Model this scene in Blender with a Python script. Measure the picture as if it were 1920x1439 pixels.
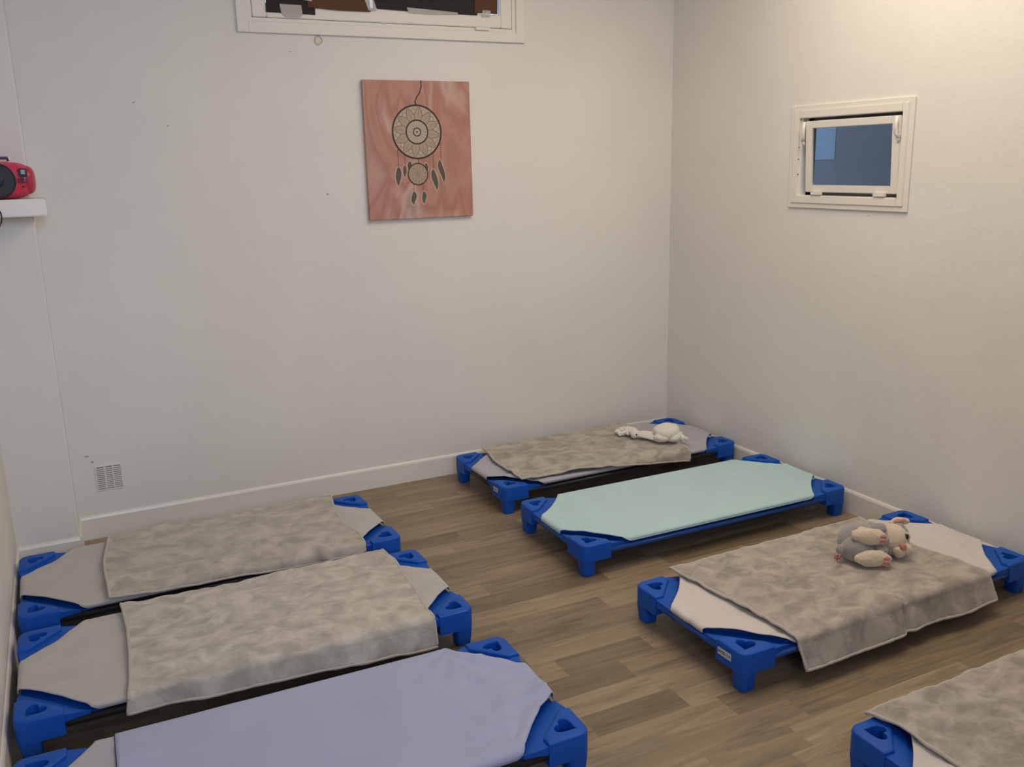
import bpy, bmesh, math, random
from mathutils import Vector, Matrix, noise
random.seed(7)
R = math.radians
C = bpy.context.scene.collection
for o in list(bpy.data.objects): bpy.data.objects.remove(o)

# ------------------------------------------------------------------ camera
sc = bpy.context.scene
F_PX = 1702.87
yaw, pitch, roll = 0.4575, 0.2388, -0.0228
cam_loc = Vector((-2.9645, -4.0533, 1.5241))
fwd = Vector((math.sin(yaw)*math.cos(pitch), math.cos(yaw)*math.cos(pitch), -math.sin(pitch)))
rt = Vector((math.cos(yaw), -math.sin(yaw), 0)); up = rt.cross(fwd)
rt2 = math.cos(roll)*rt + math.sin(roll)*up
up2 = -math.sin(roll)*rt + math.cos(roll)*up
cd = bpy.data.cameras.new('camera'); cam = bpy.data.objects.new('camera', cd); C.objects.link(cam)
cd.sensor_width = 36; cd.lens = F_PX*36/1920; cd.clip_start = 0.02
M = Matrix((rt2, up2, -fwd)).transposed().to_4x4(); M.translation = cam_loc
cam.matrix_world = M
sc.camera = cam

# ------------------------------------------------------------------ world, lights, exposure
w = bpy.data.worlds.new('world'); sc.world = w; w.use_nodes = True
w.node_tree.nodes['Background'].inputs[0].default_value = (0.62, 0.78, 1.0, 1)
w.node_tree.nodes['Background'].inputs[1].default_value = 1.6
sc.view_settings.view_transform = 'Standard'; sc.view_settings.look = 'None'
sc.view_settings.gamma = 1; sc.view_settings.use_curve_mapping = False
sc.view_settings.exposure = 0.24

def area(name, loc, direction, sx, sy, power, col):
    l = bpy.data.lights.new(name, 'AREA'); l.shape = 'RECTANGLE'; l.size = sx; l.size_y = sy
    l.energy = power; l.color = col
    o = bpy.data.objects.new(name, l); C.objects.link(o); o.location = loc
    o.rotation_euler = Vector(direction).to_track_quat('-Z', 'Y').to_euler()
    return o
area('ceiling_or_fill_light', (-.95, -1.75, 2.66), (0, 0, -1), 1.4, 1.4, 25, (1.0, 0.85, 0.67))
area('ceiling_or_fill_light', (-1.6, -4.3, 2.66), (0, 0, -1), 1.2, 0.8, 4, (1.0, 0.86, 0.70))  # added fill, evens out the light; no lamp known here
area('window_daylight', (-2.75, -5.36, 1.9), (-0.02, 1, -0.18), 0.7, 1.1, 17, (0.58, 0.72, 1.0)).data.spread = R(95)

# ------------------------------------------------------------------ helpers
MATS = {}
def mat(name, col, rough=0.6, **k):
    if name in MATS: return MATS[name]
    m = bpy.data.materials.new(name); m.use_nodes = True; b = m.node_tree.nodes['Principled BSDF']
    b.inputs['Base Color'].default_value = (*col, 1); b.inputs['Roughness'].default_value = rough
    for kk, v in k.items(): b.inputs[kk.replace('_', ' ')].default_value = v
    MATS[name] = m
    return m
def nt(m): return m.node_tree.nodes, m.node_tree.links, m.node_tree.nodes['Principled BSDF']
def noise_tex(m, scale, detail=3, rough=.5, dist=0., coord='Object', sc3=None):
    N, L, b = nt(m)
    t = N.new('ShaderNodeTexNoise'); t.inputs['Scale'].default_value = scale
    t.inputs['Detail'].default_value = detail; t.inputs['Roughness'].default_value = rough
    t.inputs['Distortion'].default_value = dist
    c = N.new('ShaderNodeTexCoord'); mp = N.new('ShaderNodeMapping')
    if sc3: mp.inputs['Scale'].default_value = sc3
    L.new(c.outputs[coord], mp.inputs[0]); L.new(mp.outputs[0], t.inputs['Vector'])
    return t
def ramp(m, src, stops, interp='LINEAR'):
    N, L, b = nt(m)
    r = N.new('ShaderNodeValToRGB'); L.new(src, r.inputs[0]); r.color_ramp.interpolation = interp
    e = r.color_ramp.elements
    while len(e) < len(stops): e.new(0.5)
    for el, (p, c) in zip(e, stops): el.position = p; el.color = (*c, 1)
    return r
def bump(m, src, strength, dist=0.01):
    N, L, b = nt(m)
    bp = N.new('ShaderNodeBump'); bp.inputs['Strength'].default_value = strength; bp.inputs['Distance'].default_value = dist
    L.new(src, bp.inputs['Height'])
    if b.inputs['Normal'].is_linked:
        L.new(b.inputs['Normal'].links[0].from_socket, bp.inputs['Normal'])
    L.new(bp.outputs[0], b.inputs['Normal']); return bp

def link(name, me, m=None, parent=None, loc=None, smooth=False):
    o = bpy.data.objects.new(name, me); C.objects.link(o)
    if m is not None:
        for x in (m if isinstance(m, (list, tuple)) else [m]): me.materials.append(x)
    if parent: o.parent = parent
    if loc is not None: o.location = loc
    if smooth:
        for p in me.polygons: p.use_smooth = True
    return o
def bm_obj(name, bm, m, parent=None, loc=None, smooth=False, angle=None):
    bmesh.ops.recalc_face_normals(bm, faces=bm.faces)
    if angle:
        for f in bm.faces: f.smooth = True
        for e in bm.edges:
            if len(e.link_faces) == 2 and e.calc_face_angle(0) > R(angle): e.smooth = False
    me = bpy.data.meshes.new(name); bm.to_mesh(me); bm.free()
    return link(name, me, m, parent, loc, smooth)
def add_box(bm, a, b, mi=0):
    vs = [bm.verts.new((x, y, z)) for x in (a[0], b[0]) for y in (a[1], b[1]) for z in (a[2], b[2])]
    for f in ((0,1,3,2), (4,6,7,5), (0,4,5,1), (2,3,7,6), (0,2,6,4), (1,5,7,3)):
        fc = bm.faces.new([vs[i] for i in f]); fc.material_index = mi
    return vs
def box_obj(name, a, b, m, parent=None, bev=0.0):
    bm = bmesh.new(); add_box(bm, a, b)
    if bev: bmesh.ops.bevel(bm, geom=list(bm.edges), offset=bev, segments=2, affect='EDGES', clamp_overlap=True)
    return bm_obj(name, bm, m, parent)
def tube(bm, pts, r, n=8, cap=True, mi=0, closed=False):
    pts = [Vector(p) for p in pts]; rings = []
    N = len(pts)
    for i, p in enumerate(pts):
        if closed: t = pts[(i+1) % N] - pts[i-1]
        else: t = (pts[min(i+1, N-1)] - pts[max(i-1, 0)])
        if t.length < 1e-9: t = Vector((1, 0, 0))
        t.normalize()
        ref = Vector((0, 0, 1)) if abs(t.z) < .9 else Vector((1, 0, 0))
        a = t.cross(ref).normalized(); b = t.cross(a)
        rr = r[i] if isinstance(r, (list, tuple)) else r
        rings.append([bm.verts.new(p + rr*(math.cos(2*math.pi*k/n)*a + math.sin(2*math.pi*k/n)*b)) for k in range(n)])
    for i in range(N if closed else N-1):
        A, B = rings[i], rings[(i+1) % N]
        for k in range(n):
            f = bm.faces.new((A[k], A[(k+1) % n], B[(k+1) % n], B[k])); f.material_index = mi; f.smooth = True
    if cap and not closed:
        bm.faces.new(rings[0]).material_index = mi; bm.faces.new(rings[-1][::-1]).material_index = mi
def ellipsoid(bm, c, s, rot=None, seg=28, lump=0., lscale=30., power=2., seed=0, mi=0):
    """rounded body; power>2 squares it off"""
    rot = rot or Matrix.Identity(3); rings = seg//2
    top = None; rows = []
    def P(th, ph):
        d = Vector((math.sin(th)*math.cos(ph), math.sin(th)*math.sin(ph), math.cos(th)))
        if power != 2:
            k = (abs(d.x)**power + abs(d.y)**power + abs(d.z)**power)**(-1/power); d = d*k
        q = Vector((d.x*s[0], d.y*s[1], d.z*s[2]))
        if lump:
            q = q*(1 + lump/min(s)*noise.fractal(Vector((q.x, q.y, q.z))*lscale + Vector((seed*7.1, 3, seed)), 1., 2., 3))
        return rot @ q + Vector(c)
    t = bm.verts.new(P(0.0001, 0)); b = bm.verts.new(P(math.pi-.0001, 0))
    for i in range(1, rings):
        rows.append([bm.verts.new(P(math.pi*i/rings, 2*math.pi*j/seg)) for j in range(seg)])
    fs = []
    for j in range(seg):
        fs.append(bm.faces.new((t, rows[0][j], rows[0][(j+1) % seg])))
        fs.append(bm.faces.new((b, rows[-1][(j+1) % seg], rows[-1][j])))
        for i in range(rings-2):
            fs.append(bm.faces.new((rows[i][j], rows[i+1][j], rows[i+1][(j+1) % seg], rows[i][(j+1) % seg])))
    for f in fs: f.smooth = True; f.material_index = mi
def tag(o, label, cat, group=None):
    o['label'] = label; o['category'] = cat
    if group: o['group'] = group
    return o
def struct(o): o['kind'] = 'structure'; return o
def thing(name, loc, rz, label, cat, group=None):
    o = bpy.data.objects.new(name, None); C.objects.link(o); o.empty_display_size = .1
    o.location = loc; o.rotation_euler = (0, 0, rz); return tag(o, label, cat, group)
def lerp(a, b, t): return a + (b-a)*t
def polyline(pts, t):
    """point at fraction t of the arc length"""
    d = [0.]
    for a, b in zip(pts, pts[1:]): d.append(d[-1] + math.dist(a, b))
    s = t*d[-1]
    for i in range(len(pts)-1):
        if s <= d[i+1] or i == len(pts)-2:
            k = (s-d[i])/max(d[i+1]-d[i], 1e-9); return [lerp(x, y, k) for x, y in zip(pts[i], pts[i+1])]

# ------------------------------------------------------------------ materials
def wall_mat(name, c1, c2):
    m = mat(name, c1, 0.75)
    N, L, b = nt(m)
    t = noise_tex(m, 1.3, 4, .55, .4)
    r = ramp(m, t.outputs['Fac'], [(.35, c2), (.65, c1)])
    L.new(r.outputs[0], b.inputs['Base Color'])
    bump(m, noise_tex(m, 14, 4, .6).outputs['Fac'], .10, .02)
    bump(m, noise_tex(m, 160, 2, .5).outputs['Fac'], .06, .004)
    return m
WALL = wall_mat('painted_plaster', (.80, .785, .74), (.762, .738, .70))
CEIL = mat('ceiling_paint', (.85, .83, .79), .8)
TRIM = mat('white_gloss_paint', (.80, .77, .71), .32)
PVC = mat('white_plastic', (.80, .77, .71), .35)
GAP = mat('dark_gap', (.10, .08, .06), .8)
def floor_mat():
    m = mat('wood_vinyl', (.3, .2, .12), .42)
    N, L, b = nt(m)
    c = N.new('ShaderNodeTexCoord'); s = N.new('ShaderNodeSeparateXYZ'); L.new(c.outputs['Object'], s.inputs[0])
    def mth(op, a, bb=None):
        n = N.new('ShaderNodeMath'); n.operation = op
        for i, v in enumerate((a, bb)):
            if v is None: continue
            if isinstance(v, (int, float)): n.inputs[i].default_value = v
            else: L.new(v, n.inputs[i])
        return n.outputs[0]
    row = mth('FLOOR', mth('DIVIDE', s.outputs['Y'], .1))
    wn = N.new('ShaderNodeTexWhiteNoise'); wn.noise_dimensions = '1D'; L.new(row, wn.inputs['W'])
    u = mth('ADD', mth('DIVIDE', s.outputs['X'], .46), mth('MULTIPLY', wn.outputs['Value'], 7.3))
    # uneven plank lengths
    uw = mth('ADD', u, mth('MULTIPLY', mth('SINE', mth('ADD', mth('MULTIPLY', u, 2.7), mth('MULTIPLY', row, 1.9))), .28))
    cell = mth('FLOOR', uw)
    cv = N.new('ShaderNodeCombineXYZ'); L.new(row, cv.inputs[0]); L.new(cell, cv.inputs[1])
    w2 = N.new('ShaderNodeTexWhiteNoise'); w2.noise_dimensions = '2D'; L.new(cv.outputs[0], w2.inputs['Vector'])
    rp = ramp(m, w2.outputs['Value'], [(0, (.182, .135, .084)), (.22, (.235, .174, .110)), (.6, (.275, .205, .132)), (1, (.325, .245, .162))])
    # grain, shifted per plank
    gm = N.new('ShaderNodeVectorMath'); gm.operation = 'MULTIPLY'; gm.inputs[1].default_value = (2.2, 26, 1)
    ga = N.new('ShaderNodeVectorMath'); ga.operation = 'MULTIPLY_ADD'; ga.inputs[1].default_value = (37, 53, 11)
    L.new(c.outputs['Object'], gm.inputs[0]); L.new(w2.outputs['Color'], ga.inputs[0]); L.new(gm.outputs[0], ga.inputs[2])
    g = N.new('ShaderNodeTexNoise'); g.inputs['Scale'].default_value = 1.0; g.inputs['Detail'].default_value = 7; g.inputs['Roughness'].default_value = .62
    g.inputs['Distortion'].default_value = 1.4; L.new(ga.outputs[0], g.inputs['Vector'])
    gr = ramp(m, g.outputs['Fac'], [(.27, (.60, .60, .60)), (.5, (1, 1, 1)), (.73, (1.36, 1.34, 1.30))])
    mx = N.new('ShaderNodeMix'); mx.data_type = 'RGBA'; mx.blend_type = 'MULTIPLY'; mx.inputs[0].default_value = 1
    L.new(rp.outputs[0], mx.inputs[6]); L.new(gr.outputs[0], mx.inputs[7])
    # seams
    fy = mth('FRACT', mth('DIVIDE', s.outputs['Y'], .1)); sy = mth('LESS_THAN', mth('MINIMUM', fy, mth('SUBTRACT', 1, fy)), .012)
    fx = mth('FRACT', uw); sx = mth('LESS_THAN', mth('MINIMUM', fx, mth('SUBTRACT', 1, fx)), .003)
    seam = mth('MULTIPLY', mth('MAXIMUM', sy, sx), .22)
    m2 = N.new('ShaderNodeMix'); m2.data_type = 'RGBA'; L.new(seam, m2.inputs[0]); L.new(mx.outputs[2], m2.inputs[6]); m2.inputs[7].default_value = (.06, .04, .025, 1)
    L.new(m2.outputs[2], b.inputs['Base Color'])
    bump(m, g.outputs['Fac'], .08, .004)
    return m
FLOOR = floor_mat()
BLUE = mat('blue_moulded_plastic', (.003, .085, .46), .5, Specular_IOR_Level=.32)
bump(BLUE, noise_tex(BLUE, 350, 2).outputs['Fac'], .08, .001)
BLUE_TUBE = mat('blue_coated_tube', (.006, .07, .32), .35)
DARK_TUBE = mat('black_tube', (.012, .012, .018), .45)
CANVAS_BLUE = mat('blue_mesh_canvas', (.008, .06, .25), .7)
CANVAS_DARK = mat('dark_mesh_canvas', (.015, .015, .022), .75)
def sheet_mat(name, col, sheen=.15):
    m = mat(name, col, .85, Sheen_Weight=sheen)
    N, L, b = nt(m)
    t = noise_tex(m, 6, 3, .5)
    r = ramp(m, t.outputs['Fac'], [(.3, tuple(x*.95 for x in col)), (.7, col)])
    L.new(r.outputs[0], b.inputs['Base Color'])
    bump(m, noise_tex(m, 500, 2).outputs['Fac'], .12, .001)
    return m
def fleece_mat(name, dark, light, seed):
    m = mat(name, light, .9, Sheen_Weight=.35, Sheen_Roughness=.4)
    N, L, b = nt(m)
    t = noise_tex(m, 12, 6, .60, .5, sc3=(1.0, 1.35, 1)); t.inputs['Vector'].links[0].from_node.inputs['Location'].default_value = (seed*3.1, seed*1.7, seed)
    r = ramp(m, t.outputs['Fac'], [(.36, dark), (.50, tuple((a+b_)/2 for a, b_ in zip(dark, light))), (.62, light)])
    L.new(r.outputs[0], b.inputs['Base Color'])
    bump(m, t.outputs['Fac'], .22, .02)
    bump(m, noise_tex(m, 260, 3).outputs['Fac'], .35, .003)
    return m
SHEET_GREY = sheet_mat('grey_cotton', (.50, .475, .46))
SHEET_LILAC = sheet_mat('lilac_grey_cotton', (.44, .435, .50))
SHEET_LAV = sheet_mat('lavender_cotton', (.40, .43, .62))
SHEET_MINT = sheet_mat('mint_towelling', (.47, .675, .69), .3)
SHEET_WHITE = sheet_mat('off_white_cotton', (.66, .61, .58))
HEM_MINT = mat('pale_blue_hem', (.45, .66, .80), .8)
FL = [fleece_mat('taupe_fleece_%s' % s, d, l, i) for i, (s, d, l) in enumerate([
    ('a', (.30, .265, .22), (.51, .46, .39)), ('b', (.35, .315, .275), (.52, .475, .42)),
    ('c', (.385, .35, .31), (.59, .55, .49)), ('d', (.285, .25, .215), (.48, .43, .375)), ('e', (.29, .255, .22), (.48, .43, .38))])]
HEM_FL = mat('fleece_hem', (.49, .445, .39), .9, Sheen_Weight=.3)

# ------------------------------------------------------------------ room shell
XL, XP, DP, YF, HC = -3.252, -3.027, 0.225, -5.4, 2.70
def wall_with_hole(name, axis, a0, a1, pos, t, hole):
    bm = bmesh.new()
    h = hole or []
    def bx(u0, u1, z0, z1):
        if axis == 'x': add_box(bm, (u0, pos, z0), (u1, pos+t, z1))
        else: add_box(bm, (pos, u0, z0), (pos+t, u1, z1))
    if h:
        u0, u1, z0, z1 = h
        bx(a0, u0, 0, HC); bx(u1, a1, 0, HC); bx(u0, u1, 0, z0); bx(u0, u1, z1, HC)
    else: bx(a0, a1, 0, HC)
    return struct(bm_obj(name, bm, WALL))
wall_back = wall_with_hole('wall_back', 'x', XL-.2, .2, 0, .2, (-2.13, -.93, 2.12, 2.50))
wall_right = wall_with_hole('wall_right', 'y', YF, 0, 0, .05, (-1.492, -.954, 1.354, 1.684))
wall_left = wall_with_hole('wall_left', 'y', YF, 0, XL-.2, .2, None)
wall_front = wall_with_hole('wall_front', 'x', XL-.2, .2, YF-.2, .2, None)
# pier in the back left corner, softly rounded arris
bm = bmesh.new(); add_box(bm, (XL, -DP, 0), (XP, 0, HC))
es = [e for e in bm.edges if all(abs(v.co.x-XP) < 1e-5 and abs(v.co.y+DP) < 1e-5 for v in e.verts)]
bmesh.ops.bevel(bm, geom=es, offset=.006, segments=3, affect='EDGES')
struct(bm_obj('wall_pier', bm, WALL, angle=40))
struct(box_obj('floor', (XL-.2, YF-.2, -.1), (.2, .2, 0), FLOOR))
struct(box_obj('ceiling', (XL-.2, YF-.2, HC), (.2, .2, HC+.1), CEIL))
def baseboard(name, p0, p1, n, t=.010, h=.103):
    """profile swept from p0 to p1 on the wall, n points into the room"""
    prof = [(0, 0), (t, 0), (t, h-.012), (t-.003, h-.004), (t-.006, h), (0, h)]
    bm = bmesh.new(); A = [bm.verts.new((p0[0]+n[0]*a, p0[1]+n[1]*a, z)) for a, z in prof]
    B = [bm.verts.new((p1[0]+n[0]*a, p1[1]+n[1]*a, z)) for a, z in prof]
    for i in range(6): bm.faces.new((A[i], A[(i+1) % 6], B[(i+1) % 6], B[i]))
    bm.faces.new(A); bm.faces.new(B[::-1])
    return struct(bm_obj(name, bm, TRIM))
baseboard('baseboard_back', (XP, 0), (0, 0), (0, -1))
baseboard('baseboard_right', (0, 0), (0, YF), (-1, 0))
baseboard('baseboard_left', (XL, -DP), (XL, YF), (1, 0), t=.009)
baseboard('baseboard_pier', (XL, -DP), (XP, -DP), (0, -1))
baseboard('baseboard_pier_side', (XP, -DP-.010), (XP, 0), (1, 0))

# small marks on the back wall
MARK = mat('old_filler_patch', (.50, .40, .28), .8)
def wall_patch(name, x, z, rx, rz, m, ring=False):
    bm = bmesh.new(); n = 20
    pts = [Vector((rx*(1+.1*math.sin(3*a+x*9))*math.cos(a), 0, rz*(1+.12*math.cos(2*a+z*5))*math.sin(a))) for a in [2*math.pi*i/n for i in range(n)]]
    if ring: tube(bm, [(p.x, -.001, p.z) for p in pts], .0018, 6, closed=True)
    else:
        A = [bm.verts.new(p) for p in pts]; B = [bm.verts.new(p*.8+Vector((0, -.002, 0))) for p in pts]
        for i in range(n): bm.faces.new((A[i], A[(i+1) % n], B[(i+1) % n], B[i]))
        bm.faces.new(B)
    o = bm_obj(name, bm, m, parent=wall_back); o.location = (x, 0, z); return o
def ring_mark(x, z, r): wall_patch('round_mark', x, z, r, r, MARK, True)
ring_mark(-1.856, 2.050, .0165)
wall_patch('round_mark', -1.856, 2.050, .013, .013, mat('beige_filler', (.72, .66, .58), .8))
DK = mat('scuff', (.38, .35, .32), .8)
for x, z, a, b_ in ((-2.963, .366, .009, .0025), (-2.945, .338, .005, .004), (-1.98, 2.00, .003, .002), (-1.86, 1.405, .005, .004), (-2.62, 1.79, .006, .002), (-2.50, 1.70, .004, .002)):
    wall_patch('scuff_mark', x, z, a, b_, DK)

def frame_ring(bm, axis, u0, u1, z0, z1, wd, d0, d1, wz=None, mi=0):
    """rectangular ring; d0..d1 is depth"""
    wz = wz or wd
    def bx(a0, a1, b0, b1):
        if axis == 'x': add_box(bm, (a0, d0, b0), (a1, d1, b1), mi)
        else: add_box(bm, (d0, a0, b0), (d1, a1, b1), mi)
    bx(u0, u0+wd, z0, z1); bx(u1-wd, u1, z0, z1); bx(u0+wd, u1-wd, z0, z0+wz); bx(u0+wd, u1-wd, z1-wz, z1)
# ventilation grille on the back wall
g = thing('air_vent', (-2.887, 0, .262), 0, 'small white slatted air vent low on the back wall above the baseboard', 'vent')
VENT = mat('painted_vent', (.79, .765, .73), .6); VD = mat('vent_shadow', (.22, .20, .19), .8)
bm = bmesh.new(); add_box(bm, (-.046, -.0015, -.048), (.046, 0, .048)); bm_obj('backing', bm, VD, g)
bm = bmesh.new(); frame_ring(bm, 'x', -.052, .052, -.054, .054, .005, -.004, 0)
for x in (-.0155, .0155): add_box(bm, (x-.0025, -.0045, -.049), (x+.0025, -.001, .049))
bm_obj('vent_frame', bm, VENT, g)
bm = bmesh.new()
for i in range(11):
    z = -.042 + i*.0084
    vs = add_box(bm, (-.046, -.006, z-.0024), (.046, -.001, z+.0024))
bm_obj('slats', bm, VENT, g)

# ------------------------------------------------------------------ window in the back wall
W1 = bpy.data.objects.new('window_1', None); C.objects.link(W1); struct(W1)
bm = bmesh.new(); frame_ring(bm, 'x', -2.192, -.866, 2.071, 2.55, .045, -.014, 0)
bmesh.ops.bevel(bm, geom=list(bm.edges), offset=.002, segments=1, affect='EDGES'); bm_obj('window_trim', bm, TRIM, W1)
bm = bmesh.new(); frame_ring(bm, 'x', -2.147, -.911, 2.112, 2.51, .018, -.006, .12); bm_obj('window_frame', bm, TRIM, W1)
bm = bmesh.new(); frame_ring(bm, 'x', -2.127, -.932, 2.1325, 2.49, .058, -.010, .035)
bmesh.ops.bevel(bm, geom=list(bm.edges), offset=.003, segments=2, affect='EDGES'); bm_obj('sash', bm, PVC, W1)
GL = mat('window_glass', (.93, .96, 1), .02, Transmission_Weight=1., IOR=1.18)
box_obj('glass', (-2.07, .008, 2.19), (-.99, .013, 2.432), GL, W1)
BLACK = mat('black_paper', (.016, .015, .015), .8); BROWN = mat('brown_cardboard', (.105, .045, .022), .85)
def card(name, pts, y, m, label, cat, group):
    bm = bmesh.new(); A = [bm.verts.new((x, y, z)) for x, z in pts]; B = [bm.verts.new((x, y-.0025, z)) for x, z in pts]; n = len(pts)
    for i in range(n): bm.faces.new((A[i], A[(i+1) % n], B[(i+1) % n], B[i]))
    bm.faces.new(A); bm.faces.new(B[::-1])
    return tag(bm_obj(name, bm, m), label, cat, group)
Tz = 2.45
GRP = 'sheets of paper and card taped over the high window'
card('black_paper_sheet', [(-2.070, 2.152), (-1.864, 2.150), (-1.855, Tz), (-2.06, Tz)], -.012, BLACK, 'black paper sheet at the left end of the high window, hanging lowest', 'paper sheet', GRP)
card('brown_cardboard_sheet', [(-1.895, 2.178), (-1.76, 2.172), (-1.62, 2.173), (-1.64, Tz), (-1.89, Tz)], -.016, BROWN, 'brown cardboard sheet between the two black sheets of the high window', 'cardboard', GRP)
card('black_paper_sheet', [(-1.607, 2.188), (-1.36, 2.182), (-1.11, 2.183), (-1.10, Tz), (-1.61, Tz)], -.012, BLACK, 'wide black paper sheet in the middle of the high window', 'paper sheet', GRP)
card('brown_cardboard_sheet', [(-1.125, 2.190), (-1.010, 2.192), (-.999, Tz), (-1.12, Tz)], -.016, BROWN, 'narrow brown cardboard strip at the right end of the high window', 'cardboard', GRP)
TAPE = mat('clear_tape', (.62, .60, .57), .22, Alpha=.55)
def tape(pts, y, label):
    bm = bmesh.new(); n = len(pts)
    A = [bm.verts.new((x, y, z)) for x, z in pts]; B = [bm.verts.new((x, y-.0012, z)) for x, z in pts]
    for i in range(n): bm.faces.new((A[i], A[(i+1) % n], B[(i+1) % n], B[i]))
    bm.faces.new(A); bm.faces.new(B[::-1])
    tag(bm_obj('tape_strip', bm, TAPE), label, 'tape', 'clear tape holding the window covers')
tape([(-2.013, 2.186), (-1.922, 2.185), (-1.918, 2.145), (-1.930, 2.137), (-1.988, 2.137), (-2.008, 2.150)], -.0150, 'square piece of clear tape on the leftmost black paper sheet')
tape([(-1.913, 2.225), (-1.873, 2.222), (-1.876, 2.202), (-1.915, 2.206)], -.0190, 'small clear tape piece where left black paper meets brown cardboard')
tape([(-1.655, 2.25), (-1.615, 2.25), (-1.590, 2.180), (-1.630, 2.178)], -.0190, 'slanted clear tape piece between brown cardboard and wide black paper')
tape([(-1.452, 2.200), (-1.35, 2.196), (-1.21, 2.190), (-1.205, 2.182), (-1.34, 2.176), (-1.445, 2.178)], -.0150, 'long clear tape strip along the bottom of the wide black paper')
tape([(-1.086, 2.205), (-1.046, 2.205), (-1.044, 2.180), (-1.088, 2.178)], -.0190, 'small clear tape piece on the narrow right cardboard strip')
bm = bmesh.new(); add_box(bm, (-1.12, -.016, 2.120), (-1.05, -.008, 2.133)); bm_obj('latch', bm, PVC, W1)

# ------------------------------------------------------------------ small hopper window in the right wall
W2 = bpy.data.objects.new('window_2', None); C.objects.link(W2); struct(W2)
bm = bmesh.new(); frame_ring(bm, 'y', -1.537, -.891, 1.302, 1.735, .022, -.009, 0)
bmesh.ops.bevel(bm, geom=list(bm.edges), offset=.002, segments=1, affect='EDGES'); bm_obj('window_trim', bm, TRIM, W2)
bm = bmesh.new(); frame_ring(bm, 'y', -1.517, -.911, 1.322, 1.715, .030, -.014, .05, .034)
bmesh.ops.bevel(bm, geom=list(bm.edges), offset=.003, segments=2, affect='EDGES'); bm_obj('window_frame', bm, PVC, W2)
bm = bmesh.new(); add_box(bm, (.032, -1.492, 1.352), (.048, -1.470, 1.685)); add_box(bm, (.032, -.985, 1.352), (.048, -.94, 1.685))
add_box(bm, (.032, -1.492, 1.352), (.048, -.94, 1.368)); add_box(bm, (.032, -1.492, 1.672), (.048, -.94, 1.685)); bm_obj('gap_shade', bm, GAP, W2)  # dark strips paint in the shade of the gap around the sash
piv = Vector((0, 0, 1.368)); RT = Matrix.Rotation(-R(3.2), 3, 'Y')
def tilt(o):
    for v in o.data.vertices: v.co = piv + RT @ (v.co - piv)
    return o
bm = bmesh.new(); frame_ring(bm, 'y', -1.486, -.988, 1.370, 1.668, .040, -.004, .008, .031)
bmesh.ops.bevel(bm, geom=list(bm.edges), offset=.003, segments=2, affect='EDGES'); sash = tilt(bm_obj('sash', bm, PVC, W2))
tilt(box_obj('glass', (-.0025, -1.447, 1.400), (.0015, -1.027, 1.638), GL, W2))
for k, y in (('l', -.985), ('r', -1.474)):
    bm = bmesh.new(); s = -1 if k == 'l' else 1
    tube(bm, [(-.024, y, 1.665), (-.028, y, 1.63), (-.026, y, 1.598), (-.018, y-s*.012, 1.585)], .007, 8)
    tube(bm, [(-.02, y-s*.010, 1.590), (-.012, y-s*.004, 1.565)], .005, 8)
    bm_obj('stay_arm', bm, PVC, W2)
bm = bmesh.new(); add_box(bm, (-.018, -1.09, 1.360), (-.004, -1.035, 1.372)); bm_obj('hinge', bm, PVC, W2)
bm = bmesh.new(); add_box(bm, (-.018, -1.43, 1.360), (-.004, -1.375, 1.372)); bm_obj('hinge', bm, PVC, W2)
for y, z in ((-.951, 1.56), (-.951, 1.51), (-.951, 1.445)):
    bm = bmesh.new(); tube(bm, [(-.0165, y, z), (-.0135, y, z)], .0028, 8); bm_obj('screw', bm, GAP, W2)
# neighbouring room seen through it
NB = mat('blue_painted_wall', (.17, .195, .225), .7); NB2 = mat('pale_blue_panel', (.24, .34, .46), .6)
bm = bmesh.new()
add_box(bm, (1.2, -3.2, .2), (1.25, 1.2, 3.0)); add_box(bm, (.05, -3.2, .15), (1.25, 1.2, .2)); add_box(bm, (.05, -3.2, 3.0), (1.25, 1.2, 3.05))
add_box(bm, (.05, -3.25, .2), (1.25, -3.2, 3.0)); add_box(bm, (.2, 1.2, .2), (1.25, 1.25, 3.0))
struct(bm_obj('wall_neighbour', bm, NB))
struct(box_obj('trim_1', (1.196, .03, 1.50), (1.2, .60, 2.3), NB2))
area('ceiling_or_fill_light', (.7, -1.4, 2.9), (0, 0, -1), .5, 1.6, 12, (.80, .90, 1.0))  # added lamp, brightens the blue wall behind the glass
box_obj('scuff_mark', (-.001, -1.347, 1.280), (0, -1.343, 1.284), DK, wall_right)

# ------------------------------------------------------------------ canvas painting
pt = thing('canvas_painting', (0, 0, 0), 0, 'pink marbled canvas painting of a dreamcatcher on the back wall', 'painting')
MARB = mat('pink_marbled_paint', (.5, .25, .2), .55)
N_, L_, b_ = nt(MARB)
t = noise_tex(MARB, 2.0, 3, .45, 2.0, sc3=(1.9, 1, .75))
r = ramp(MARB, t.outputs['Fac'], [(.24, (.36, .23, .21)), (.36, (.44, .21, .165)), (.47, (.50, .26, .21)), (.53, (.42, .19, .15)), (.60, (.49, .27, .22)), (.66, (.58, .38, .32)), (.74, (.42, .27, .26))])
L_.new(r.outputs[0], b_.inputs['Base Color']); bump(MARB, noise_tex(MARB, 300, 2).outputs['Fac'], .15, .001)
PX0, PX1, PZ0, PZ1 = -1.679, -1.165, 1.281, 1.892
o = box_obj('canvas', (PX0, -.022, PZ0), (PX1, -.002, PZ1), MARB, pt, .002)
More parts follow.
